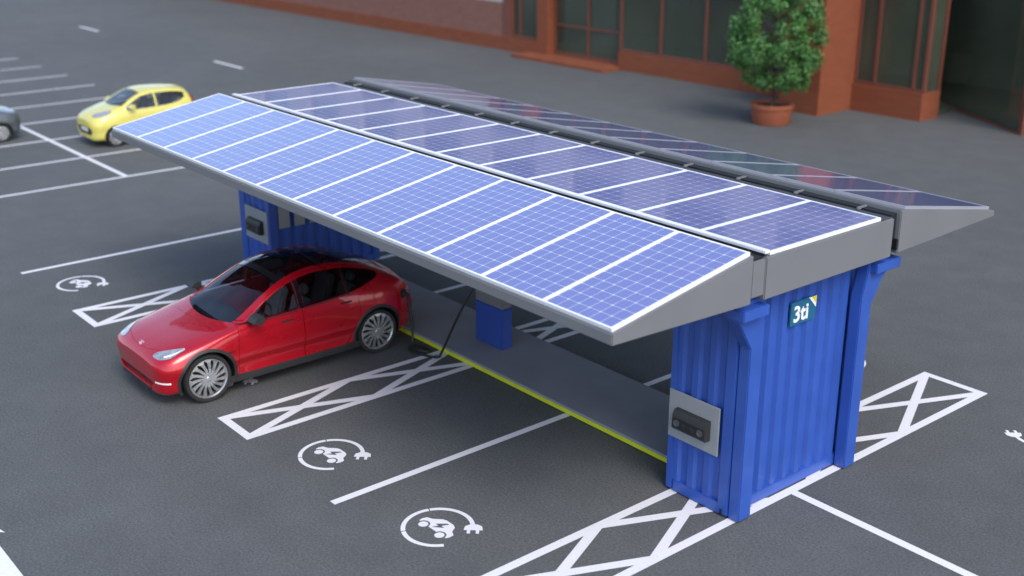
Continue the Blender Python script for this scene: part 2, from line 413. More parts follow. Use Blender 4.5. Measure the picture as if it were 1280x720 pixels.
def container(xa, xb, near, label):
    """container end module between xa and xb; bays are on its -y and +y sides"""
    ya, yb, z0, z1 = -1.19, 1.25, .016, 2.952
    mb = MB()
    mb.box(xa + .075, xb - .075, ya + .075, yb - .075, z0, z1)                       # core
    fr = .09
    for (x, y) in ((xa, ya), (xb - fr, ya), (xa, yb - fr), (xb - fr, yb - fr)): pass
    # side rails, bottom and top
    for z, h in ((z0, .15), (z1 - .12, .12)):
        mb.box(xa + .12, xb - .12, ya + .004, ya + .09, z, z + h); mb.box(xa + .12, xb - .12, yb - .09, yb - .004, z, z + h)
        mb.box(xa + .004, xa + .09, ya + .12, yb - .12, z, z + h); mb.box(xb - .09, xb - .004, ya + .12, yb - .12, z, z + h)
    c = mb.build('container', M_blue, station, bevel=.006)
    c['label'] = label
    cm = MB()
    corrugated(cm, (xa + .10, ya + .018), (1, 0), (0, -1), xb - xa - .24, z0 + .15, z1 - .12, .25, .035)
    corrugated(cm, (xb - .10, yb - .018), (-1, 0), (0, 1), xb - xa - .24, z0 + .15, z1 - .12, .25, .035)
    corrugated(cm, (xb - .012, ya + .12), (0, 1), (1, 0), yb - ya - .24, z0 + .15, z1 - .12, .255, .052)
    corrugated(cm, (xa + .012, yb - .12), (0, -1), (-1, 0), yb - ya - .24, z0 + .15, z1 - .12, .255, .052)
    cm.build('corrugated_wall', M_blue, c, smooth=20)
    for (x, y) in ((xa, ya), (xb - .155, ya), (xa, yb - .155), (xb - .155, yb - .155)):
        p = MB(); wx = .10 if abs(x - xa) < .01 else .155
        p.box(x, x + wx if x == xa else x + .155, y, y + .155, z0 + .01, z1 - .002)
        p.build('corner_post', M_blue, c, bevel=.010)
        if near and y < 0 and x > xa:
            MB().box(x + .045, x + .085, y - .004, y - .001, z0 + .02, z0 + .085).build('casting_slot', M_dark, c)
    # bracket posts against the outer end face, flaring out to the roof
    s = 1 if near else -1; xo = xb + .012 if near else xa - .012
    for yc, t in ((-1.075, -1), (1.10, 1)):
        p = MB(); w = .115
        pts = [(yc - t * .13, .02), (yc + t * .10, .02), (yc + t * .10, 2.30), (yc + t * .30, 2.62), (yc + t * .40, 2.72), (yc + t * .40, 2.93),
               (yc - t * .05, 2.93), (yc - t * .05, 2.72), (yc - t * .13, 2.44)]
        p.prism(pts, xo, xo + s * .165, lambda a, b, d: (d, a, b)); p.build('bracket_post', M_blue, c, bevel=.012)
        p = MB(); p.box(min(xo, xo + s * .26), max(xo, xo + s * .26), yc + t * .13 - .13, yc + t * .52 if t > 0 else yc + t * .13 + .13, 2.74, 2.87) if t > 0 else p.box(min(xo, xo + s * .30), max(xo, xo + s * .30), yc - .43, yc + .02, 2.74, 2.87)
        p.build('support_arm', M_blue, c, bevel=.01)
    # charging unit and its plate on the bay sides
    for sy, y in ((-1, ya), (1, yb)):
        xc0, xc1 = (xa + .02, xb - .19) if near else (xa + .12, xb - .06)
        MB().box(xc0, xc1, min(y, y + sy * .022), max(y, y + sy * .022), .78, 1.42).build('mounting_plate', M_grey2, c, bevel=.004)
        u = MB(); xm = (xc0 + xc1) / 2 + .015; hw = .27
        sec = [(0, .955), (.085, .955), (.105, .98), (.098, 1.135), (.066, 1.205), (0, 1.215)]
        u.prism(sec, xm - hw, xm + hw, lambda a, b, d: (d, y + sy * (.023 + a), b))
        yq = lambda d: y + sy * (.023 + d)
        u.box(xm - hw + .025, xm + hw - .025, min(yq(.095), yq(.108)), max(yq(.095), yq(.108)), .995, 1.115, 1)
        for q in (-.19, .19):
            prof = [(0, .106), (.045, .106), (.046, .108), (.046, .114), (.036, .115), (.033, .110), (0, .110)]
            u.lathe([(r, sy * h) for r, h in prof], (xm + q, y + sy * .023, 1.055), 'y', 20, 2)
        for q in (-.07, .07): u.box(xm + q - .035, xm + q + .035, min(yq(.1085), yq(.111)), max(yq(.1085), yq(.111)), 1.03, 1.08, 3)
        u.build('charging_unit', [M_plast, M_black, M_char2, M_plast], c, smooth=30)
    return c
nearc = container(-1.15, -.13, True, 'container end nearest the viewer carrying the logo sign')
farc = container(-12.46, -11.40, False, 'container end behind the red car')
# logo sign on the near end face
sg = MB(); ys0, ys1, zs0, zs1, xs = -.25, .24, 2.30, 2.60, -.125
sg.box(xs - .012, xs + .012, ys0, ys1, zs0, zs1, 0)
xf = xs + .0125
q = .12
sg.prism([(ys1, zs1), (ys1 - q - .03, zs1), (ys1, zs1 - q - .03)], xf, xf + .0015, lambda a, b, d: (d, a, b), 1)
sg.prism([(ys1, zs1), (ys1 - q + .02, zs1), (ys1, zs1 - q + .02)], xf + .002, xf + .0035, lambda a, b, d: (d, a, b), 2)
text_into(sg, '3ti', .285, .006, Matrix(((0, 0, 1, xf + .002), (1, 0, 0, ys0 + .045), (0, 1, 0, zs0 + .045), (0, 0, 0, 1))), 1)
sg.build('logo_sign', [M_teal, M_signw, M_signy], nearc)
# square plates on the inner face of the far container
for y in (-.885, -.555, -.22): MB().box(-11.40, -11.385, y - .115, y + .115, 1.08, 1.53).build('inspection_plate', M_grey2, farc, bevel=.003)
# platform and its yellow kerb strip
pf = MB().box(-11.42, -1.13, -.69, .74, .006, .12).build('platform', M_deckp, station, bevel=.008)
MB().box(-11.41, -1.14, -.715, -.692, .02, .085).build('kerb_stripe', M_yel, pf)
MB().box(-11.41, -1.14, -.712, -.69, .087, .124).build('kerb_edge', M_grey2, pf)
MB().box(-11.41, -1.14, .742, .765, .02, .085).build('kerb_stripe', M_yel, pf)
# middle pillar: blue cabinet under a grey casing
pil = MB().box(-6.52, -5.82, -.09, .13, .122, .82).build('support_pillar', M_blue2, station, bevel=.015)
MB().box(-6.515, -5.825, -.085, .125, .823, 2.95).build('pillar_casing', M_grey, pil, bevel=.01)
u = MB(); u.prism([(0, 1.34), (.085, 1.34), (.13, 1.38), (.13, 1.46), (.09, 1.575), (0, 1.585)], -6.42, -5.92, lambda a, b, d: (d, -.105 - a, b)); u.build('charging_unit', M_plast, pil, smooth=30)

# ------------------------------------------------------------------ cars
class Profile:
    def __init__(s, nose=0., **k):
        s.nz = lambda u: u if u >= .5 or not nose else nose + u * (.5 - nose) / .5
        k = {n: [(s.nz(a), b) for a, b in v] if isinstance(v, list) else v for n, v in k.items()}
        for n, v in k.items(): setattr(s, n, pchip(v) if isinstance(v, list) and not n.startswith('_') else v)
    def section(s, u, off=0., zfloor=None, n=56):
        """half section, from bottom centre to roof centre: list of (x,z)"""
        zt = s.zt(u) - off; zb = (s.zb(u) if zfloor is None else zfloor)
        wl, wm, wb, wr = s.wl(u) - off*1.3, s.wm(u) - off*1.3, s.wb(u) - off*1.3, s.wr(u) - off
        zbelt, zr = s.zbelt(u) - off*.3, s.zr(u) - off; zm = s.zm
        tk = s.tuck * float(np.clip((u - 1.25) / .35, 0, 1) * np.clip((3.6 - u) / .4, 0, 1))
        ctl = [(0, zb), (wl * .86, zb), (wl + tk * .8, zb + .07), ((wl + wm) / 2 - tk * .55, (zb + .07 + zm) / 2 + .02), (wm, zm), (wm + (wb - wm) * .30, zm + (zbelt - zm) * .62), (wb, zbelt), (wr, zr), (wr * .55, zt - (zt - zr) * .24), (0, zt)]
        ctl = np.array(ctl); t = np.r_[0, np.cumsum(np.hypot(*np.diff(ctl, axis=0).T))]
        fx, fz = pchip(list(zip(t, ctl[:, 0]))), pchip(list(zip(t, ctl[:, 1])))
        # fixed share of the samples per span keeps feature lines on one row
        share = [3, 3, 5, 4, 6, 6, 9, 7, 7]; ts = []
        for i, k in enumerate(share): ts += list(np.linspace(t[i], t[i+1], k, endpoint=False))
        ts.append(t[-1]); ts = np.array(ts)
        return np.c_[[fx(a) for a in ts], [fz(a) for a in ts]]
    def solid(s, us, off=0., zfloor=None):
        mb = MB(); rings = []
        for u in us:
            h = s.section(u, off, zfloor)
            ring = [(x, u, z) for x, z in h] + [(-x, u, z) for x, z in h[-2:0:-1]]
            rings.append(ring)
        k = len(rings[0]); vs = [p for r in rings for p in r]; fs = []
        for i in range(len(rings) - 1):
            for j in range(k): fs.append((i*k+j, i*k+(j+1)%k, (i+1)*k+(j+1)%k, (i+1)*k+j))
        fs.append(tuple(range(k))); fs.append(tuple((len(rings)-1)*k + j for j in range(k))[::-1])
        mb.add(vs, fs); return mb
    def side_x(s, u, z):
        h = s.section(u); i0, i1 = 6, 35 + 0
        return float(np.interp(z, h[6:37, 1], h[6:37, 0]))
    def top_z(s, u, x):
        h = s.section(u)[27:]; return float(np.interp(abs(x), h[::-1, 0], h[::-1, 1]))
def stations(L, nz=lambda u: u): 
    a = [nz(q) for q in (0, .012, .03, .055, .09, .13, .18, .24, .31)]; b = list(np.linspace(.39, L - .36, 58)); c = [L - x for x in (.29, .22, .16, .11, .07, .04, .018, 0)]
    return a + b + c
def side_patch(p, fl, fh, u0, u1, sx, off, nu=24, nz=8):
    P = []
    for i in range(nu + 1):
        u = u0 + (u1 - u0) * i / nu; a, b = fl(u), fh(u)
        P.append([(sx * (p.side_x(u, a + (b - a) * j / nz) + off), u, a + (b - a) * j / nz) for j in range(nz + 1)])
    return P
def top_patch(p, fx, u0, u1, off, nu=20, nx=20):
    P = []
    for i in range(nu + 1):
        row = []
        for j in range(nx + 1):
            f = j / nx * 2 - 1; ua = u0(f) if callable(u0) else u0; ub = u1(f) if callable(u1) else u1
            u = ua + (ub - ua) * i / nu; x = f * fx(u); row.append((x, u, p.top_z(u, x) + off))
        P.append(row)
    return P
def wheel(parent, x, y, r, width, side, spokes, rimr):
    """wheel with its outer face towards side (+1/-1)"""
    w = empty('wheel', (x, y, r), parent)
    t = MB(); hw = width / 2; k = r - rimr
    prof = [(rimr - .01, -hw + .02), (rimr + k*.35, -hw), (rimr + k*.8, -hw + .004), (r - .008, -hw + .03), (r, -hw + .06), (r, 0), (r, hw - .06), (r - .008, hw - .03), (rimr + k*.8, hw - .004), (rimr + k*.35, hw), (rimr - .01, hw - .02), (rimr - .03, hw - .06)]
    t.lathe(prof, (0, 0, 0), 'x', 48); t.build('tyre', M_tyre, w, smooth=40)
    m = MB(); o = side * (hw - .035)
    m.lathe([(rimr + .004, side * (hw - .012)), (rimr - .006, side * (hw - .010)), (rimr - .022, side * (hw - .035)), (rimr - .024, side * (hw - .12)), (rimr - .024, -side * hw * .8)], (0, 0, 0), 'x', 48)
    m.lathe([(0, side * (hw - .004)), (.030, side * (hw - .004)), (.036, side * (hw - .010)), (.075, side * (hw - .014)), (.085, side * (hw - .04))], (0, 0, 0), 'x', 30)
    for i in range(spokes):
        a = 2 * math.pi * i / spokes; tw = R(9) * side
        da0, da1 = math.pi / spokes * .98, math.pi / spokes * .50
        pts = []
        for (rr, dd, sk, h) in ((.065, da0, 0, -.012), (.13, da0 * .78, tw * .5, -.008), (.20, da1 * 1.0, tw, -.014), (rimr - .045, da1 * 1.04, tw * 1.4, -.016), (rimr - .012, da0 * .97, tw * 1.6, -.022)):
            pts.append((rr, a + sk - dd, a + sk + dd, side * (hw + h)))
        for q in range(len(pts) - 1):
            (r0, a0, b0, h0), (r1, a1, b1, h1) = pts[q], pts[q+1]
            cs = [(h0, r0, a0), (h0, r0, b0), (h1, r1, b1), (h1, r1, a1)]
            vs = [(h, rr * math.cos(an), rr * math.sin(an)) for h, rr, an in cs] + [(h - side * .025, rr * math.cos(an), rr * math.sin(an)) for h, rr, an in cs]
            m.add(vs, [(0, 1, 2, 3), (7, 6, 5, 4), (0, 4, 5, 1), (2, 6, 7, 3), (1, 5, 6, 2), (3, 7, 4, 0)])
    m.build('rim', M_rim, w, smooth=25)
    d = MB(); d.lathe([(0, side * (hw - .09)), (rimr - .03, side * (hw - .09)), (rimr - .03, side * (hw - .11)), (0, side * (hw - .11))], (0, 0, 0), 'x', 40); d.build('brake_disc', M_black, w, smooth=30)
    return w
def seat(parent, x, y, z, s=1.):
    st = MB(); st.box(x - .24, x + .24, y - .27*s, y + .25*s, z, z + .16)
    Mx = Matrix.Translation((x, y + .22*s, z + .10)) @ Matrix.Rotation(R(-16), 4, 'X')
    st.box(-.23, .23, 0, .13, 0, .60, 0, Mx); st.box(-.11, .11, .02, .10, .63, .80, 0, Mx)
    st.build('seat', M_seat, parent, bevel=.035)

def make_car(name, p, L, paint, ax_f, ax_r, wr, rimr, ww, win, roofcut, label, loc, spokes=15, full=True, glass_roof=True, group=None):
    car = empty(name, loc); tag(car, label, 'car', group)
    us = stations(L, p.nz)
    shell = p.solid(us).mesh('s', [paint])
    u_in0, u_in1 = roofcut['cavity']
    cav = p.solid(list(np.linspace(u_in0, u_in1, 36)), .05, .34).mesh('c', [M_plast])
    shell = boolean(shell, cav, 'DIFFERENCE')
    cut = MB()
    for ax in (ax_f, ax_r):
        for s in (-1, 1):
            prof = [(0, s * .52), (wr + .055, s * .52), (wr + .055, s * 1.3), (0, s * 1.3)]
            n = 40; ring = [(wr + .055) * 1 for _ in range(n)]
            pts = [((wr + .055) * math.cos(2*math.pi*k/n), (wr + .055) * math.sin(2*math.pi*k/n)) for k in range(n)]
            cut.prism(pts, s * .55, s * 1.3, lambda a, b, d, ax=ax: (d, ax + a, wr + b))
    if full:   # front intake slot
        cut.prism([(-.55, .33), (.55, .33), (.60, .40), (.52, .435), (-.52, .435), (-.60, .40)], -.2, p.nz(.09), lambda a, b, d: (a, d, b))
    else:
        cut.prism([(-.48, .34), (.48, .34), (.55, .46), (.50, .56), (-.50, .56), (-.55, .46)], -.2, .05, lambda a, b, d: (a, d, b))
    # side windows
    fl, fh = win['low'], win['high']
    def outline(u0, u1, s0=0., s1=0., n=14):
        uu = [u0 + (u1 - u0) * i / n for i in range(n + 1)]
        return [(u, fl(u)) for u in uu] + [(u, fh(u)) for u in uu[::-1]]
    for u0, u1 in win['panes']:
        for s in (-1, 1):
            cut.prism(outline(u0, u1), s * .40, s * 1.25, lambda a, b, d: (d, a, b))
    shell = boolean(shell, cut.mesh('k', [M_plast]), 'DIFFERENCE'); cut = MB()
    # one opening from the cowl to the tailgate
    ua, ub = roofcut['u']; ins = roofcut['inset']
    n = 26; uu = [ua + (ub - ua) * i / n for i in range(n + 1)]
    bow = lambda f: roofcut['bow'] * (1 - f * f)
    if glass_roof: spans = [(ua, ub)]
    else: spans = [(ua, roofcut['head']), (roofcut['rear'], ub)]
    for si, (a0, b0) in enumerate(spans):
        uu = [a0 + (b0 - a0) * i / n for i in range(n + 1)]
        pl = [(p.wr(u) - ins, u) for u in uu] + [(-(p.wr(u) - ins), u) for u in uu[::-1]]
        if si == 0:   # bowed front edge
            w0 = p.wr(a0) - ins; pl += [(w0 * f, a0 - bow(f)) for f in np.linspace(-1, 1, 13)[1:-1]]
        cut.prism(pl, roofcut['z'], 2.4, lambda a, b, d: (a, b, d))
    shell = boolean(shell, cut.mesh('k', [M_plast]), 'DIFFERENCE')
    if full:
        def door_cut(g):
            outs = []
            for (ub0, ut0, ub1, ut1) in win['doors']:
                pts = [(ub0 - g, .285 - g), (ub1 + g, .285 - g), (ub1 + g, .48)]
                k = 16
                if ut1 > 3.2: pts = [(ub0 - g, .285 - g), (ub1 - .30 + g, .285 - g), (ub1 - .22 + g, .52), (ub1 - .06 + g, .72), (ut1 + g, .95)]
                ub_, ua_ = ut1, ut0
                for i in range(k + 1):
                    u = ub_ + (ua_ - ub_) * i / k; e = g if i == 0 else (-g if i == k else 0)
                    pts.append((u + e, max(fh(u) + .022, fl(u) + .02) + g))
                pts.append((ub0 - g, .62))
                for s in (-1, 1): outs.append(MB().prism(pts, s * .5, s * 1.3, lambda a, b, d: (d, a, b)))
            return outs
        grown = door_cut(.0055)
        for m in door_cut(0.):
            me = boolean(shell, m.mesh('d', [M_plast]), 'INTERSECT'); sharpen(me); d = bpy.data.objects.new('door', me); link(d, car); win.setdefault('_doors', []).append(d)
        # bonnet panel
        pl = [(p.wr(u) + .03, u) for u in np.linspace(p.nz(.34), 1.14, 12)] + [(-(p.wr(u) + .03), u) for u in np.linspace(1.14, p.nz(.34), 12)]
        pl += [(-.42, p.nz(.24)), (-.25, p.nz(.17)), (0, p.nz(.15)), (.25, p.nz(.17)), (.42, p.nz(.24))]
        def hoodp(g):
            cx, cy = 0, .7; return MB().prism([(x + g * np.sign(x), y + g * np.sign(y - cy)) for x, y in pl], p.zbelt(.3) - .035, 1.4, lambda a, b, d: (a, b, d))
        hm = boolean(shell, hoodp(0).mesh('h', [M_plast]), 'INTERSECT'); sharpen(hm); link(bpy.data.objects.new('bonnet', hm), car)
        for i in range(0, len(grown), 2):
            both = MB(); both.add(grown[i].v, grown[i].f); both.add(grown[i+1].v, grown[i+1].f)
            shell = boolean(shell, both.mesh('k', [M_plast]), 'DIFFERENCE')
        shell = boolean(shell, hoodp(.004).mesh('k2', [M_plast]), 'DIFFERENCE')
    sharpen(shell); link(bpy.data.objects.new('body', shell), car)
    # glass
    for s in (-1, 1):
        for i, (u0, u1) in enumerate(win['panes']):
            MB().grid(side_patch(p, lambda u: fl(u) - .012, lambda u: fh(u) + .012, u0 - .008, u1 + .008, s, -.016)).build('window', M_glass if i == 0 else M_tint if full else M_glass, car, smooth=40)
    wi = lambda u: p.wr(u) - ins + .012
    hd = roofcut['head']
    MB().grid(top_patch(p, wi, lambda f: ua - bow(f) - .012, hd, -.010)).build('windscreen', M_glass, car, smooth=40)
    if glass_roof:
        c0, c1 = roofcut['bar']
        MB().grid(top_patch(p, wi, hd + .09, c0, -.008, 12)).build('roof_glass', M_tint, car, smooth=40)
        MB().grid(top_patch(p, wi, c1, ub + .01, -.010)).build('rear_window', M_tint, car, smooth=40)
        for a, b in ((hd - .004, hd + .094), (c0 - .004, c1 + .004)):
            P = top_patch(p, wi, a, b, -.003, 4); Q = [[(x, y, z - .03) for x, y, z in r] for r in P]
            MB().grid(P).grid(Q, flip=True).build('roof_bar', M_gloss, car, smooth=40)
    else:
        MB().grid(top_patch(p, wi, roofcut['rear'] - .01, ub + .01, -.010)).build('rear_window', M_tint, car, smooth=40)
    # wheels, arch liners and claddings
    for ax in (ax_f, ax_r):
        for s in (-1, 1):
            xm = p.side_x(ax, .45); wheel(car, s * (xm - ww / 2 - .006), ax, wr, ww, s, spokes, rimr)
            ln = MB(); rl = wr + .050
            P = [[(s * x, ax + rl * math.cos(a), wr + rl * math.sin(a)) for x in (.50, xm - .03)] for a in np.linspace(R(-15), R(195), 26)]
            ln.grid(P); n = 26
            ln.add([(s * .50, ax, wr)] + [r[0] for r in P], [(0, i + 1, i + 2) for i in range(n - 1)]); ln.build('arch_liner', M_black, car)
            cl = MB(); r0, r1 = wr + .052, wr + (.098 if full else .060)
            P = []
            for a in np.linspace(R(-22), R(202), 40):
                row = []
                for rr, o in ((r0, -.07), (r0, .006), (r1 - .008, .008), (r1, .0)):
                    u, z = ax + rr * math.cos(a), max(wr + rr * math.sin(a), .21); row.append((s * (p.side_x(u, z) + o), u, z))
                P.append(row)
            cl.grid(P); cl.build('arch_cladding', M_plast if full else paint, car, smooth=50)
    for s in (-1, 1):
        P = side_patch(p, lambda u: .205, lambda u: .315, ax_f + wr * .9, ax_r - wr * .9, s, .007, 20, 3)
        MB().grid(P).build('sill_cladding', M_plast, car, smooth=50)
    # lamps
    for s in (-1, 1):
        cen, wid = roofcut['lamp']
        P = []
        for i, (u, x) in enumerate(cen):
            u = p.nz(u)
            P.append([(s * (x + wid[i] * (f - .5)), u - .35 * wid[i] * (f - .5), p.top_z(max(u - .35 * wid[i] * (f - .5), p.nz(.01)), x + wid[i] * (f - .5)) + .006) for f in np.linspace(0, 1, 7)])
        hl = MB().grid(P).build('headlight', M_lens, car, smooth=60)
        if full:
            Q = [[(x, y, z + .004) for x, y, z in r[4:6]] for r in P[2:]]
            MB().grid(Q).build('light_strip', M_white, hl, smooth=60)
            P = side_patch(p, lambda u: .405 + .02 * u, lambda u: .432 + .03 * u, p.nz(.03), p.nz(.26), s, .006, 10, 2); MB().grid(P).build('fog_light', M_white, car, smooth=60)
        t0, t1, zl, zh = roofcut['tail']
        P = side_patch(p, lambda u: zl, lambda u: zh, t0, t1, s, .006, 12, 4); MB().grid(P).build('tail_light', M_taill, car, smooth=60)
    # interior
    zs = .42 if full else .45
    r1_, r2_ = roofcut['seats']
    for x in (-.37, .37): seat(car, x, r1_, zs)
    for x in (-.36, .36): seat(car, x, r2_, zs + .03)
    d = MB(); d.prism([(ua + .10, .72), (ua + .58, .76), (ua + .52, .92), (ua + .30, .955), (ua - .02, .93)], -.72, .72, lambda a, b, dd: (dd, a, b)); d.build('dashboard', M_plast, car, bevel=.03)
    st = MB(); c = Vector((.37, ua + .74, .92)); ring = []
    for k in range(25):
        a = 2 * math.pi * k / 24; ring.append(c + Vector((.18 * math.cos(a), .07 * math.sin(a), .165 * math.sin(a))))
    st.tube(ring, .016, 6); st.tube([c - Vector((.17, 0, 0)), c + Vector((.17, 0, 0))], .018, 6); st.tube([c, c + Vector((0, -.25, -.08))], .03, 6); st.build('steering_wheel', M_black, car, smooth=40)
    # mirrors
    for s in (-1, 1):
        um = roofcut['mirror']; zmr = fl(um) + .02; xb = p.side_x(um, zmr)
        m = MB(); 
        pts = [(-.12, .015), (.03, -.02), (.07, .0), (.07, .095), (.03, .115), (-.06, .085)]
        m.prism(pts, s * (xb + .05), s * (xb + (.29 if full else .2)), lambda a, b, dd: (dd, um + .04 + a * (1.0 - .0 * dd), zmr + .035 + b))
        m.box(min(s * (xb - .02), s * (xb + .08)), max(s * (xb - .02), s * (xb + .08)), um + .01, um + .07, zmr - .005, zmr + .03)
        m.build('mirror', M_plast if full else paint, car, bevel=.010)
    return car

pY = Profile(nose=.17, zm=.60, tuck=.035,
  zt=[(0,.715),(.015,.728),(.05,.755),(.12,.797),(.25,.845),(.5,.905),(.9,.985),(1.2,1.035),(1.38,1.075),(1.6,1.20),(2.0,1.415),(2.25,1.535),(2.55,1.635),(2.9,1.672),(3.3,1.65),(3.8,1.535),(4.2,1.375),(4.48,1.235),(4.56,1.20),(4.61,1.10),(4.70,.95),(4.77,.82),(4.8,.70)],
  zb=[(0,.29),(.05,.235),(.2,.20),(4.4,.215),(4.7,.29),(4.8,.38)],
  wl=[(0,.46),(.03,.60),(.1,.74),(.3,.86),(.9,.925),(3.9,.925),(4.4,.86),(4.7,.72),(4.8,.55)],
  wm=[(0,.62),(.012,.68),(.04,.745),(.1,.82),(.2,.885),(.35,.935),(.6,.975),(.9,.99),(1.5,.98),(2.6,.975),(3.4,.985),(3.9,.993),(4.3,.955),(4.55,.88),(4.7,.79),(4.77,.70),(4.8,.60)],
  wb=[(0,.58),(.012,.625),(.04,.68),(.1,.735),(.2,.785),(.5,.855),(.9,.91),(1.3,.925),(2.5,.925),(3.4,.915),(4.0,.875),(4.4,.81),(4.6,.755),(4.7,.70),(4.77,.63),(4.8,.55)],
  zbelt=[(0,.665),(.015,.678),(.05,.705),(.12,.737),(.25,.77),(.5,.825),(.9,.905),(1.3,.985),(1.6,1.03),(2.5,1.07),(3.4,1.12),(4.0,1.15),(4.4,1.13),(4.6,1.03),(4.7,.90),(4.77,.77),(4.8,.66)],
  wr=[(0,.40),(.05,.45),(.2,.53),(.5,.60),(.9,.67),(1.25,.745),(1.4,.775),(1.55,.765),(2.0,.70),(2.3,.665),(2.7,.635),(3.1,.625),(3.5,.615),(4.0,.60),(4.3,.595),(4.5,.59),(4.6,.57),(4.7,.52),(4.8,.40)],
  zr=[(0,.703),(.015,.716),(.05,.742),(.12,.782),(.25,.828),(.5,.885),(.9,.963),(1.25,1.022),(1.4,1.05),(1.55,1.105),(2.0,1.345),(2.3,1.48),(2.6,1.565),(2.9,1.60),(3.3,1.58),(3.8,1.465),(4.2,1.305),(4.45,1.185),(4.56,1.12),(4.62,1.05),(4.7,.92),(4.77,.80),(4.8,.69)])
winY = dict(low=pchip([(1.4,1.045),(1.6,1.06),(2.5,1.10),(3.3,1.145),(3.6,1.175),(3.85,1.225),(4.12,1.285)]),
            high=lambda u: max(float(pY.zr(u)) - .045, float(pchip([(1.4,1.055),(1.6,1.065),(2.5,1.10),(3.3,1.145),(3.6,1.175),(3.85,1.225),(4.12,1.285)])(u)) + .012),
            panes=[(1.47, 2.50), (2.585, 3.36), (3.40, 4.05)], doors=[(1.40, 1.46, 2.535, 2.545), (2.545, 2.555, 3.62, 3.56)])
red = make_car('red_car', pY, 4.8, M_red, .90, 3.90, .375, .305, .25, winY,
  dict(cavity=(1.22, 4.42), u=(1.44, 4.30), inset=.055, bow=.17, z=.95, head=2.28, bar=(3.04, 3.13), lamp=([(.12,.54),(.18,.61),(.27,.68),(.40,.745),(.50,.775),(.63,.81)], [.05,.16,.18,.165,.12,.04]),
       tail=(4.34, 4.74, .86, .99), seats=(2.42, 3.30), mirror=1.66), 'glossy red electric hatchback plugged in under the solar roof', (-8.235, -5.42, 0))
# details that only the red car shows
for d in winY['_doors']:
    me = d.data; ys = [v.co.y for v in me.vertices]; s = 1 if me.vertices[0].co.x > 0 else -1; u1 = max(ys)
    uh = (2.16 if u1 < 3 else 3.22); zh = .955 if u1 < 3 else 1.005
    MB().grid(side_patch(pY, lambda u: zh, lambda u: zh + .028, uh, uh + .21, s, .004, 6, 2)).build('door_handle', M_dark, d)
    u0 = max(min(ys) + .19, 1.60) if u1 < 3 else 2.585
    MB().grid(side_patch(pY, lambda u: winY['low'](u) - .022, lambda u: winY['low'](u) - .002, u0, min(u1 - .04, 3.5), s, .004, 14, 2)).build('window_trim', M_black, d)
b = MB(); ub_ = pY.nz(.14); zt = pY.top_z(ub_ + .035, 0) + .006
b.box(-.05, .05, ub_ + .05, ub_ + .068, zt - .03, zt + .012); b.box(-.012, .012, ub_, ub_ + .05, zt - .03, zt + .006); b.build('badge', M_chrome, red)
for s in (-1, 1):
    MB().grid(side_patch(pY, lambda u: .70, lambda u: .725, 1.22, 1.34, s, .006, 4, 2)).build('side_camera', M_black, red)
MB().grid(side_patch(pY, lambda u: winY['low'](2.5) , lambda u: winY['high'](2.54), 2.505, 2.58, 1, .004, 2, 6)).build('pillar_trim', M_gloss, red)
MB().grid(side_patch(pY, lambda u: winY['low'](2.5) , lambda u: winY['high'](2.54), 2.505, 2.58, -1, .004, 2, 6)).build('pillar_trim', M_gloss, red)
MB().grid(side_patch(pY, lambda u: winY['low'](2.5)+.005 , lambda u: winY['high'](2.48), 2.488, 2.500, 1, .006, 2, 6)).build('bright_strip', M_chrome, red)
for s in (-1, 1): MB().grid(side_patch(pY, lambda u: winY['low'](u) - .005, lambda u: winY['high'](u) + .005, 3.352, 3.408, s, .004, 3, 6)).build('pillar_trim', M_gloss, red)
P = side_patch(pY, lambda u: .83, lambda u: .97, 4.40, 4.53, 1, .009, 4, 4); MB().grid(P).build('charge_port', M_dark, red)
# lower front lip and intake mesh
MB().prism([(-.5, .262), (.5, .262), (.5, .288), (-.5, .288)], pY.nz(0) - .006, .38, lambda a, b, d: (a, d, b)).build('front_lip', M_black, red)
MB().box(-.58, .58, pY.nz(.086), pY.nz(.095), .33, .44).build('intake_grille', mat('intake_red', (.06, .004, .006), .5, var=.1), red)

pH = Profile(zm=.58, tuck=.015,
  zt=[(0,.74),(.02,.79),(.08,.86),(.25,.94),(.5,1.0),(.75,1.05),(.85,1.08),(1.1,1.19),(1.4,1.34),(1.65,1.43),(2.0,1.475),(2.5,1.465),(2.9,1.425),(3.1,1.39),(3.22,1.30),(3.3,1.10),(3.38,.92),(3.43,.75)],
  zb=[(0,.26),(.1,.20),(3.2,.21),(3.43,.33)],
  wl=[(0,.40),(.05,.55),(.2,.70),(.6,.77),(2.9,.77),(3.25,.72),(3.43,.55)],
  wm=[(0,.46),(.02,.55),(.08,.66),(.2,.755),(.4,.80),(.7,.815),(1.6,.815),(2.8,.82),(3.15,.79),(3.3,.74),(3.4,.66),(3.43,.58)],
  wb=[(0,.40),(.02,.48),(.08,.57),(.2,.65),(.5,.73),(.9,.765),(1.6,.78),(2.6,.775),(3.1,.74),(3.25,.70),(3.38,.64),(3.43,.54)],
  zbelt=[(0,.66),(.02,.70),(.08,.76),(.25,.83),(.5,.88),(.9,.93),(1.6,.95),(2.5,.99),(2.9,1.05),(3.1,1.05),(3.25,.98),(3.38,.84),(3.43,.70)],
  wr=[(0,.26),(.08,.38),(.25,.46),(.5,.54),(.8,.62),(.95,.64),(1.3,.60),(1.65,.565),(2.1,.55),(2.7,.54),(3.1,.53),(3.25,.52),(3.38,.46),(3.43,.36)],
  zr=[(0,.73),(.02,.77),(.08,.83),(.25,.91),(.5,.97),(.8,1.03),(.95,1.06),(1.3,1.245),(1.65,1.375),(2.1,1.415),(2.6,1.40),(2.95,1.355),(3.12,1.29),(3.22,1.18),(3.3,1.03),(3.38,.89),(3.43,.74)])
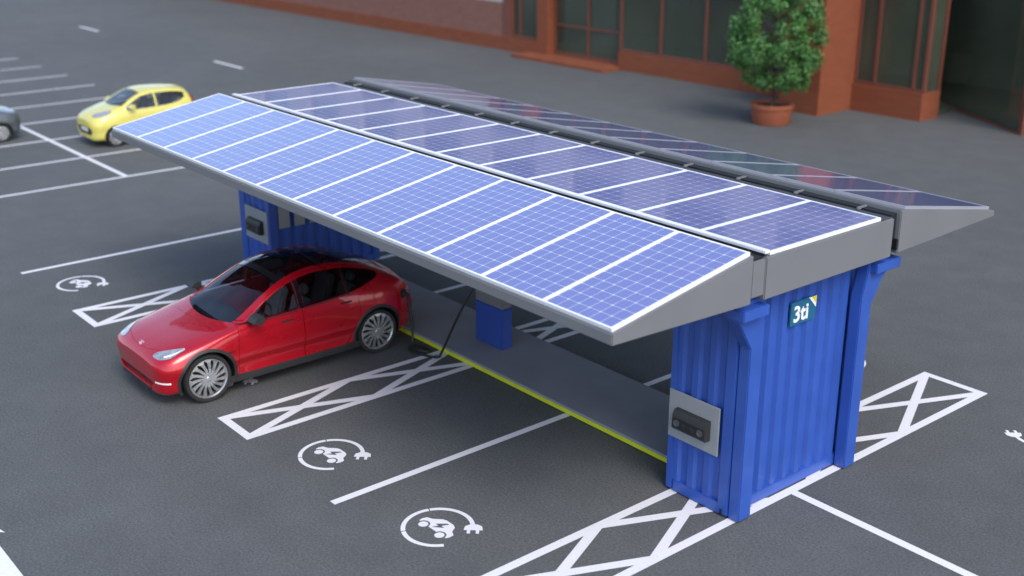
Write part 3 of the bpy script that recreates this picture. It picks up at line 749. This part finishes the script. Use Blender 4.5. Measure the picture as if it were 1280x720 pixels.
def make_hatch(name, paint, label, loc, rz=0):
    lowk = pchip([(.9,.975),(1.1,.975),(1.6,.98),(2.4,1.01),(2.75,1.06),(3.0,1.16)])
    winH = dict(low=lowk, high=lambda u: max(float(pH.zr(u)) - .055, float(lowk(u)) + .012), panes=[(1.08, 2.0), (2.05, 2.99)], doors=[])
    c = make_car(name, pH, 3.43, paint, .66, 3.0, .285, .20, .19, winH,
      dict(cavity=(.78, 3.12), u=(.98, 3.29), inset=.05, bow=.14, z=.93, head=1.62, rear=3.14, bar=None,
           lamp=([(.14,.40),(.22,.48),(.34,.56),(.50,.61),(.64,.64)], [.13,.22,.22,.18,.08]), tail=(3.20, 3.36, .86, 1.16), seats=(1.72, 2.45), mirror=1.18),
      label, loc, spokes=8, full=False, glass_roof=False)
    c.rotation_euler[2] = rz; c.scale = (1.0, .95, 1.03) if paint is M_yelcar else (1, 1, .95)
    MB().box(-.50, .50, .04, .048, .34, .56).build('grille', M_black, c)
    MB().box(-.24, .24, .018, .03, .43, .53).build('number_plate', M_plate, c)
    return c
yc = make_hatch('yellow_car', M_yelcar, 'small yellow hatchback parked nose-in beyond the far end of the solar roof', (-25.72, .60, 0))
gc = make_hatch('grey_car', M_greycar, 'dark grey hatchback cut off by the left edge of the picture', (-28.45, -.45, 0), math.pi)

# charging cable: hangs from the pillar's unit, lies coiled by the kerb, rises to the car's port
def spline(pts, n=8):
    pts = [Vector(p) for p in pts]; out = []
    for i in range(len(pts) - 1):
        p0, p1, p2, p3 = pts[max(i-1, 0)], pts[i], pts[i+1], pts[min(i+2, len(pts)-1)]
        for k in range(n):
            t = k / n; out.append(.5 * ((2*p1) + (p2-p0)*t + (2*p0-5*p1+4*p2-p3)*t*t + (3*p1-p0-3*p2+p3)*t**3))
    out.append(pts[-1]); return out
port = (-8.235 + pY.side_x(4.46, .90) + .02, -5.42 + 4.46, .90)
pts = [(-5.95, -.245, 1.42), (-5.93, -.42, 1.43), (-5.90, -.62, 1.30), (-6.10, -.80, .75), (-6.36, -.90, .16), (-6.42, -.94, .045), (-6.62, -1.02, .022), (-6.95, -1.10, .020), (-7.16, -.98, .020), (-7.05, -.86, .022), (-6.80, -.84, .024), (-6.72, -.92, .035), (-6.86, -1.03, .052), (-7.06, -1.02, .045), (-7.13, -.95, .12), (-7.17, -.92, .45), (port[0] + .10, port[1] + .02, .80), (port[0] + .10, port[1], .88), (port[0] + .02, port[1], .90)]
cable = MB().tube(spline(pts, 8), .021, 10).build('charging_cable', M_black, smooth=60)
tag(cable, 'black charging cable looped on the ground from the pillar to the red car', 'cable')
h = MB(); h.lathe([(0, -.012), (.045, -.012), (.048, .03), (.036, .09), (.026, .14), (0, .14)], port, 'x', 16); h.build('plug_handle', M_plast, cable, smooth=40)

# ------------------------------------------------------------------ the office building
bld = empty('office_building', (-25, 22.2, 0)); tag(bld, 'orange brick office building with dark ground floor windows behind the car park', 'building')
def bp(name, mb, mats, parent=bld, **k):
    o = mb.build(name, mats, parent, **k)
    if parent is bld: o.location = (25, -22.2, 0)
    return o
HT = 17.
def window(x0, x1, z0, z1, y, mulls, bars=(), w=.09, y2=None):
    f = MB(); fw = w
    f.box(x0, x1, y, y + .12, z0, z0 + fw); f.box(x0, x1, y, y + .12, z1 - fw, z1)
    for m in [x0 + fw / 2] + list(mulls) + [x1 - fw / 2]: f.box(m - fw / 2, m + fw / 2, y - .004, y + .124, z0 + fw - .001, z1 - fw + .001)
    xs = [x0] + list(mulls) + [x1]
    for zb in bars: 
        for a, b_ in zip(xs, xs[1:]): f.box(a + fw * .5, b_ - fw * .5, y + .01, y + .11, zb - .04, zb + .04)
    fr = bp('window', f, M_mull)
    MB().box(x0 + .02, x1 - .02, y + .055, y + .067, z0 + .03, z1 - .03).build('pane', M_wglass, fr)
Y = 22.2; GZ = 4.2; GL = 3.35
# left brick wall over its plinth, the window bay and pier
bp('wall', MB().box(-75, -33.05, Y, Y + .4, .60, 2.05), M_brick); bp('wall', MB().box(-75, -33.05, Y + .03, Y + .4, 2.05, GZ), M_upper); bp('plinth', MB().box(-75, -29.95, Y - .10, Y + .35, 0, .60), M_plinth)  # pale part above the brick is unseen, added for greyer panel reflections
bp('wall', MB().box(-33.0, -32.45, Y - .02, Y + .4, .60, GL), M_mull)
window(-32.45, -30.62, .62, GL, Y + .05, [-31.9])
bp('pier', MB().box(-30.62, -29.95, Y - .10, Y + .9, .60, GL), M_plinth)
# entrance recess, its step and doors
bp('doorstep', MB().box(-31.1, -25.55, Y - 1.15, Y - .11, 0, .13).box(-30.1, -25.75, Y - .109, Y + .80, 0, .13), M_plinth)
window(-29.95, -25.78, .14, GL, Y + .30, [-27.85], [1.38], .12)
# long plinth and glazing
bp('plinth', MB().box(-25.75, -16.45, Y - .02, Y + .30, 0, .70), M_plinth)
window(-25.78, -16.45, .705, GL, Y + .06, [-23.55, -21.30, -18.9], [], .13)
bp('column', MB().box(-16.35, -14.82, 20.45, Y + .5, 0, 4.5), M_plinth)
bp('plinth', MB().box(-14.82, -12.20, Y + .02, Y + 1.05, 0, .88), M_plinth)
window(-14.82, -12.20, .885, GZ, Y + .10, [-14.05, -12.62], [], .10)
# side return and the slanted glass wall
fr = bp('window', MB().box(-12.36, -12.22, Y + .96, Y + 1.06, .885, GZ), M_mull); MB().box(-12.31, -12.29, Y + .24, Y + .96, .89, GZ).build('pane', M_wglass, fr)
a, b2 = Vector((-13.6, 25.55, 0)), Vector((-9.05, 22.75, 0)); d = (b2 - a).normalized(); nn = Vector((d.y, -d.x, 0))
Mx = Matrix(((d.x, nn.x, 0, a.x), (d.y, nn.y, 0, a.y), (0, 0, 1, 0), (0, 0, 0, 1))); ln = (b2 - a).length
f = MB(); f.box(0, ln, -.05, .05, .0, .06, 0, Mx); f.box(ln * .96, ln, -.05, .05, .06, GZ, 0, Mx)
fr = bp('window', f, M_mull); MB().box(.02, ln * .96, -.008, .008, .05, GZ, 0, Mx).build('pane', M_wglass, fr)
bp('plinth', MB().box(-9.1, 22, Y + .62, Y + 1.1, 0, .80), M_plinth); bp('wall', MB().box(-9.1, 22, Y + .66, Y + 1.06, .80, GZ), M_brick)
# inside: floor, back wall, ceiling, columns and a desk
bp('interior', MB().box(-33, -9, Y + 7, Y + 7.2, 0, GZ), [M_office])
bp('floor', MB().prism([(-33, Y + .45), (-12.5, Y + .45), (-12.5, 24.92), (-9.1, 22.86), (-9.1, Y + 7), (-33, Y + 7)], .02, .10, lambda a, b, d: (a, b, d)), [M_ofloor])
it = MB()
for x in (-30.9, -23.0, -22.6, -14.3): it.box(x - .17, x + .17, Y + .32, Y + .6, .71, GZ)
bp('column', it, M_bluecol)
bp('counter', MB().box(-21.0, -17.6, Y + 2.6, Y + 3.3, .1, 1.15).box(-27.5, -26.2, Y + 2.5, Y + 3.6, .1, .85), M_stone, bevel=.02)
# unseen storeys above, shaped and toned for the panel reflections: pale piers and bands with wide dark windows, up to the parapet; the left end is only one storey high
bp('lintel_wall', MB().box(-75, -12.2, Y + .02, Y + 7.2, GZ, 4.5).box(-33.04, -16.4, Y - .06, Y + .6, GL, GZ - .004).box(-12.2, 22, Y + 3.6, Y + 7.2, GZ, 17.4), M_upper)
up = MB(); gl = MB()

for k in range(4):
    z = 4.5 + k * 3.1
    up.box(-63.8, -12.2, Y + .06, Y + .5, z, z + .9)
    x = -63.8
    while x < -14:
        up.box(x, min(x + 2.2, -12.2), Y + .03, Y + .5, z + .9, z + 3.1); gl.box(x + 2.2, min(x + 5.5, -12.25), Y + .30, Y + .36, z + .9, z + 3.1); x += 5.5
up.box(-63.8, -12.2, Y + .0, Y + 7.2, 16.9, 17.5)
bp('upper_wall', up, M_upper); bp('upper_glazing', gl, M_uglass)

# ------------------------------------------------------------------ potted tree
tx, ty = -15.1, 18.45
tree = empty('potted_tree', (tx, ty, 0)); tag(tree, 'leafy green tree in a round terracotta pot beside the brick column', 'potted tree')
MB().lathe([(0, .0), (.56, .0), (.60, .06), (.64, .50), (.68, .51), (.68, .63), (.60, .635), (.58, .52), (0, .50)], (0, 0, 0), 'z', 40).build('pot', M_terra, tree, smooth=35)
MB().lathe([(0, .545), (.3, .55), (.595, .525)], (0, 0, 0), 'z', 24).build('soil', M_soil, tree, smooth=60)
rng = random.Random(5)
tk = MB(); tk.tube(spline([(0, 0, .5), (.03, .02, 1.0), (-.02, .03, 1.6), (.02, 0, 2.4), (0, 0, 3.4)], 5), [.085 - .0033 * i for i in range(21)], 9)
tips = []
for i in range(26):
    z = 1.25 + i * .085; a = i * 2.4; l = (.55 + .5 * math.sin(math.pi * (z - 1.0) / 3.4)) * rng.uniform(.8, 1.1)
    e = Vector((l * math.cos(a), l * math.sin(a), z + rng.uniform(.15, .5))); tk.tube(spline([(0, 0, z), e * .5 + Vector((0, 0, z * .5 + .04)), e], 3), [.03 - .003 * j for j in range(7)], 5); tips.append(e)
tk.build('trunk', M_bark, tree, smooth=60)
cr = MB()
clumps = []
for i in range(120):
    z = rng.uniform(1.15, 4.35); hh = (z - 2.65) / 1.75; rad = 1.36 * math.sqrt(max(0, 1 - abs(hh) ** 2.6)) * rng.uniform(.55, 1.0) ; a = rng.uniform(0, 6.283)
    clumps.append((Vector((rad * math.cos(a), rad * math.sin(a), z)), rng.uniform(.20, .36)))
for c, r in clumps:
    for k in range(150):
        v = Vector((rng.gauss(0, 1), rng.gauss(0, 1), rng.gauss(0, 1))).normalized() * r * rng.uniform(.45, 1.05); p0 = c + v
        n = (v.normalized() + Vector((rng.uniform(-.7, .7), rng.uniform(-.7, .7), rng.uniform(-.2, .9)))).normalized()
        t = n.cross(Vector((rng.uniform(-1, 1), rng.uniform(-1, 1), rng.uniform(-1, 1)))).normalized(); bb = n.cross(t); l = rng.uniform(.036, .068); w = l * .55
        cr.add([p0 - t * l, p0 - bb * w + n * .012, p0 + t * l, p0 + bb * w + n * .012], [(0, 1, 2, 3)])
cro = cr.build('crown', M_leaf, tree)

# ------------------------------------------------------------------ light, sky, camera
w = bpy.data.worlds.new('World'); scene.world = w; w.use_nodes = True
nt = w.node_tree; sky = nt.nodes.new('ShaderNodeTexSky'); sky.sky_type = 'NISHITA'; sky.sun_disc = False
SUN_EL, SUN_AZ = 48, 104          # azimuth of the sun, degrees clockwise from +Y
sky.sun_elevation = R(SUN_EL); sky.sun_rotation = R(SUN_AZ); sky.altitude = 50; sky.air_density = 1.0; sky.dust_density = 2.2; sky.ozone_density = 1.0
nt.links.new(sky.outputs[0], nt.nodes['Background'].inputs['Color']); nt.nodes['Background'].inputs['Strength'].default_value = .15
sd = bpy.data.lights.new('sun', 'SUN'); sd.energy = .85; sd.angle = R(28); sd.color = (1, .965, .92)
so = bpy.data.objects.new('sun', sd); link(so)
dv = Vector((math.sin(R(SUN_AZ)) * math.cos(R(SUN_EL)), math.cos(R(SUN_AZ)) * math.cos(R(SUN_EL)), math.sin(R(SUN_EL))))
so.rotation_euler = dv.to_track_quat('Z', 'Y').to_euler(); so.location = dv * 60

cam = bpy.data.cameras.new('camera'); co = bpy.data.objects.new('camera', cam); link(co)
cam.lens = 41.31; cam.sensor_width = 36; cam.clip_end = 1000; cam.clip_start = .1
co.location = (7.9215, -11.294, 7.5015); co.rotation_euler = (R(90 - 19.544), 0, R(50.281))
cam.dof.use_dof = True; cam.dof.focus_distance = 15.3; cam.dof.aperture_fstop = .54
scene.camera = co
scene.view_settings.view_transform = 'Standard'; scene.view_settings.look = 'None'; scene.view_settings.exposure = .92; scene.view_settings.gamma = 1
scene.render.engine = 'CYCLES'; scene.render.resolution_x = 1024; scene.render.resolution_y = 576
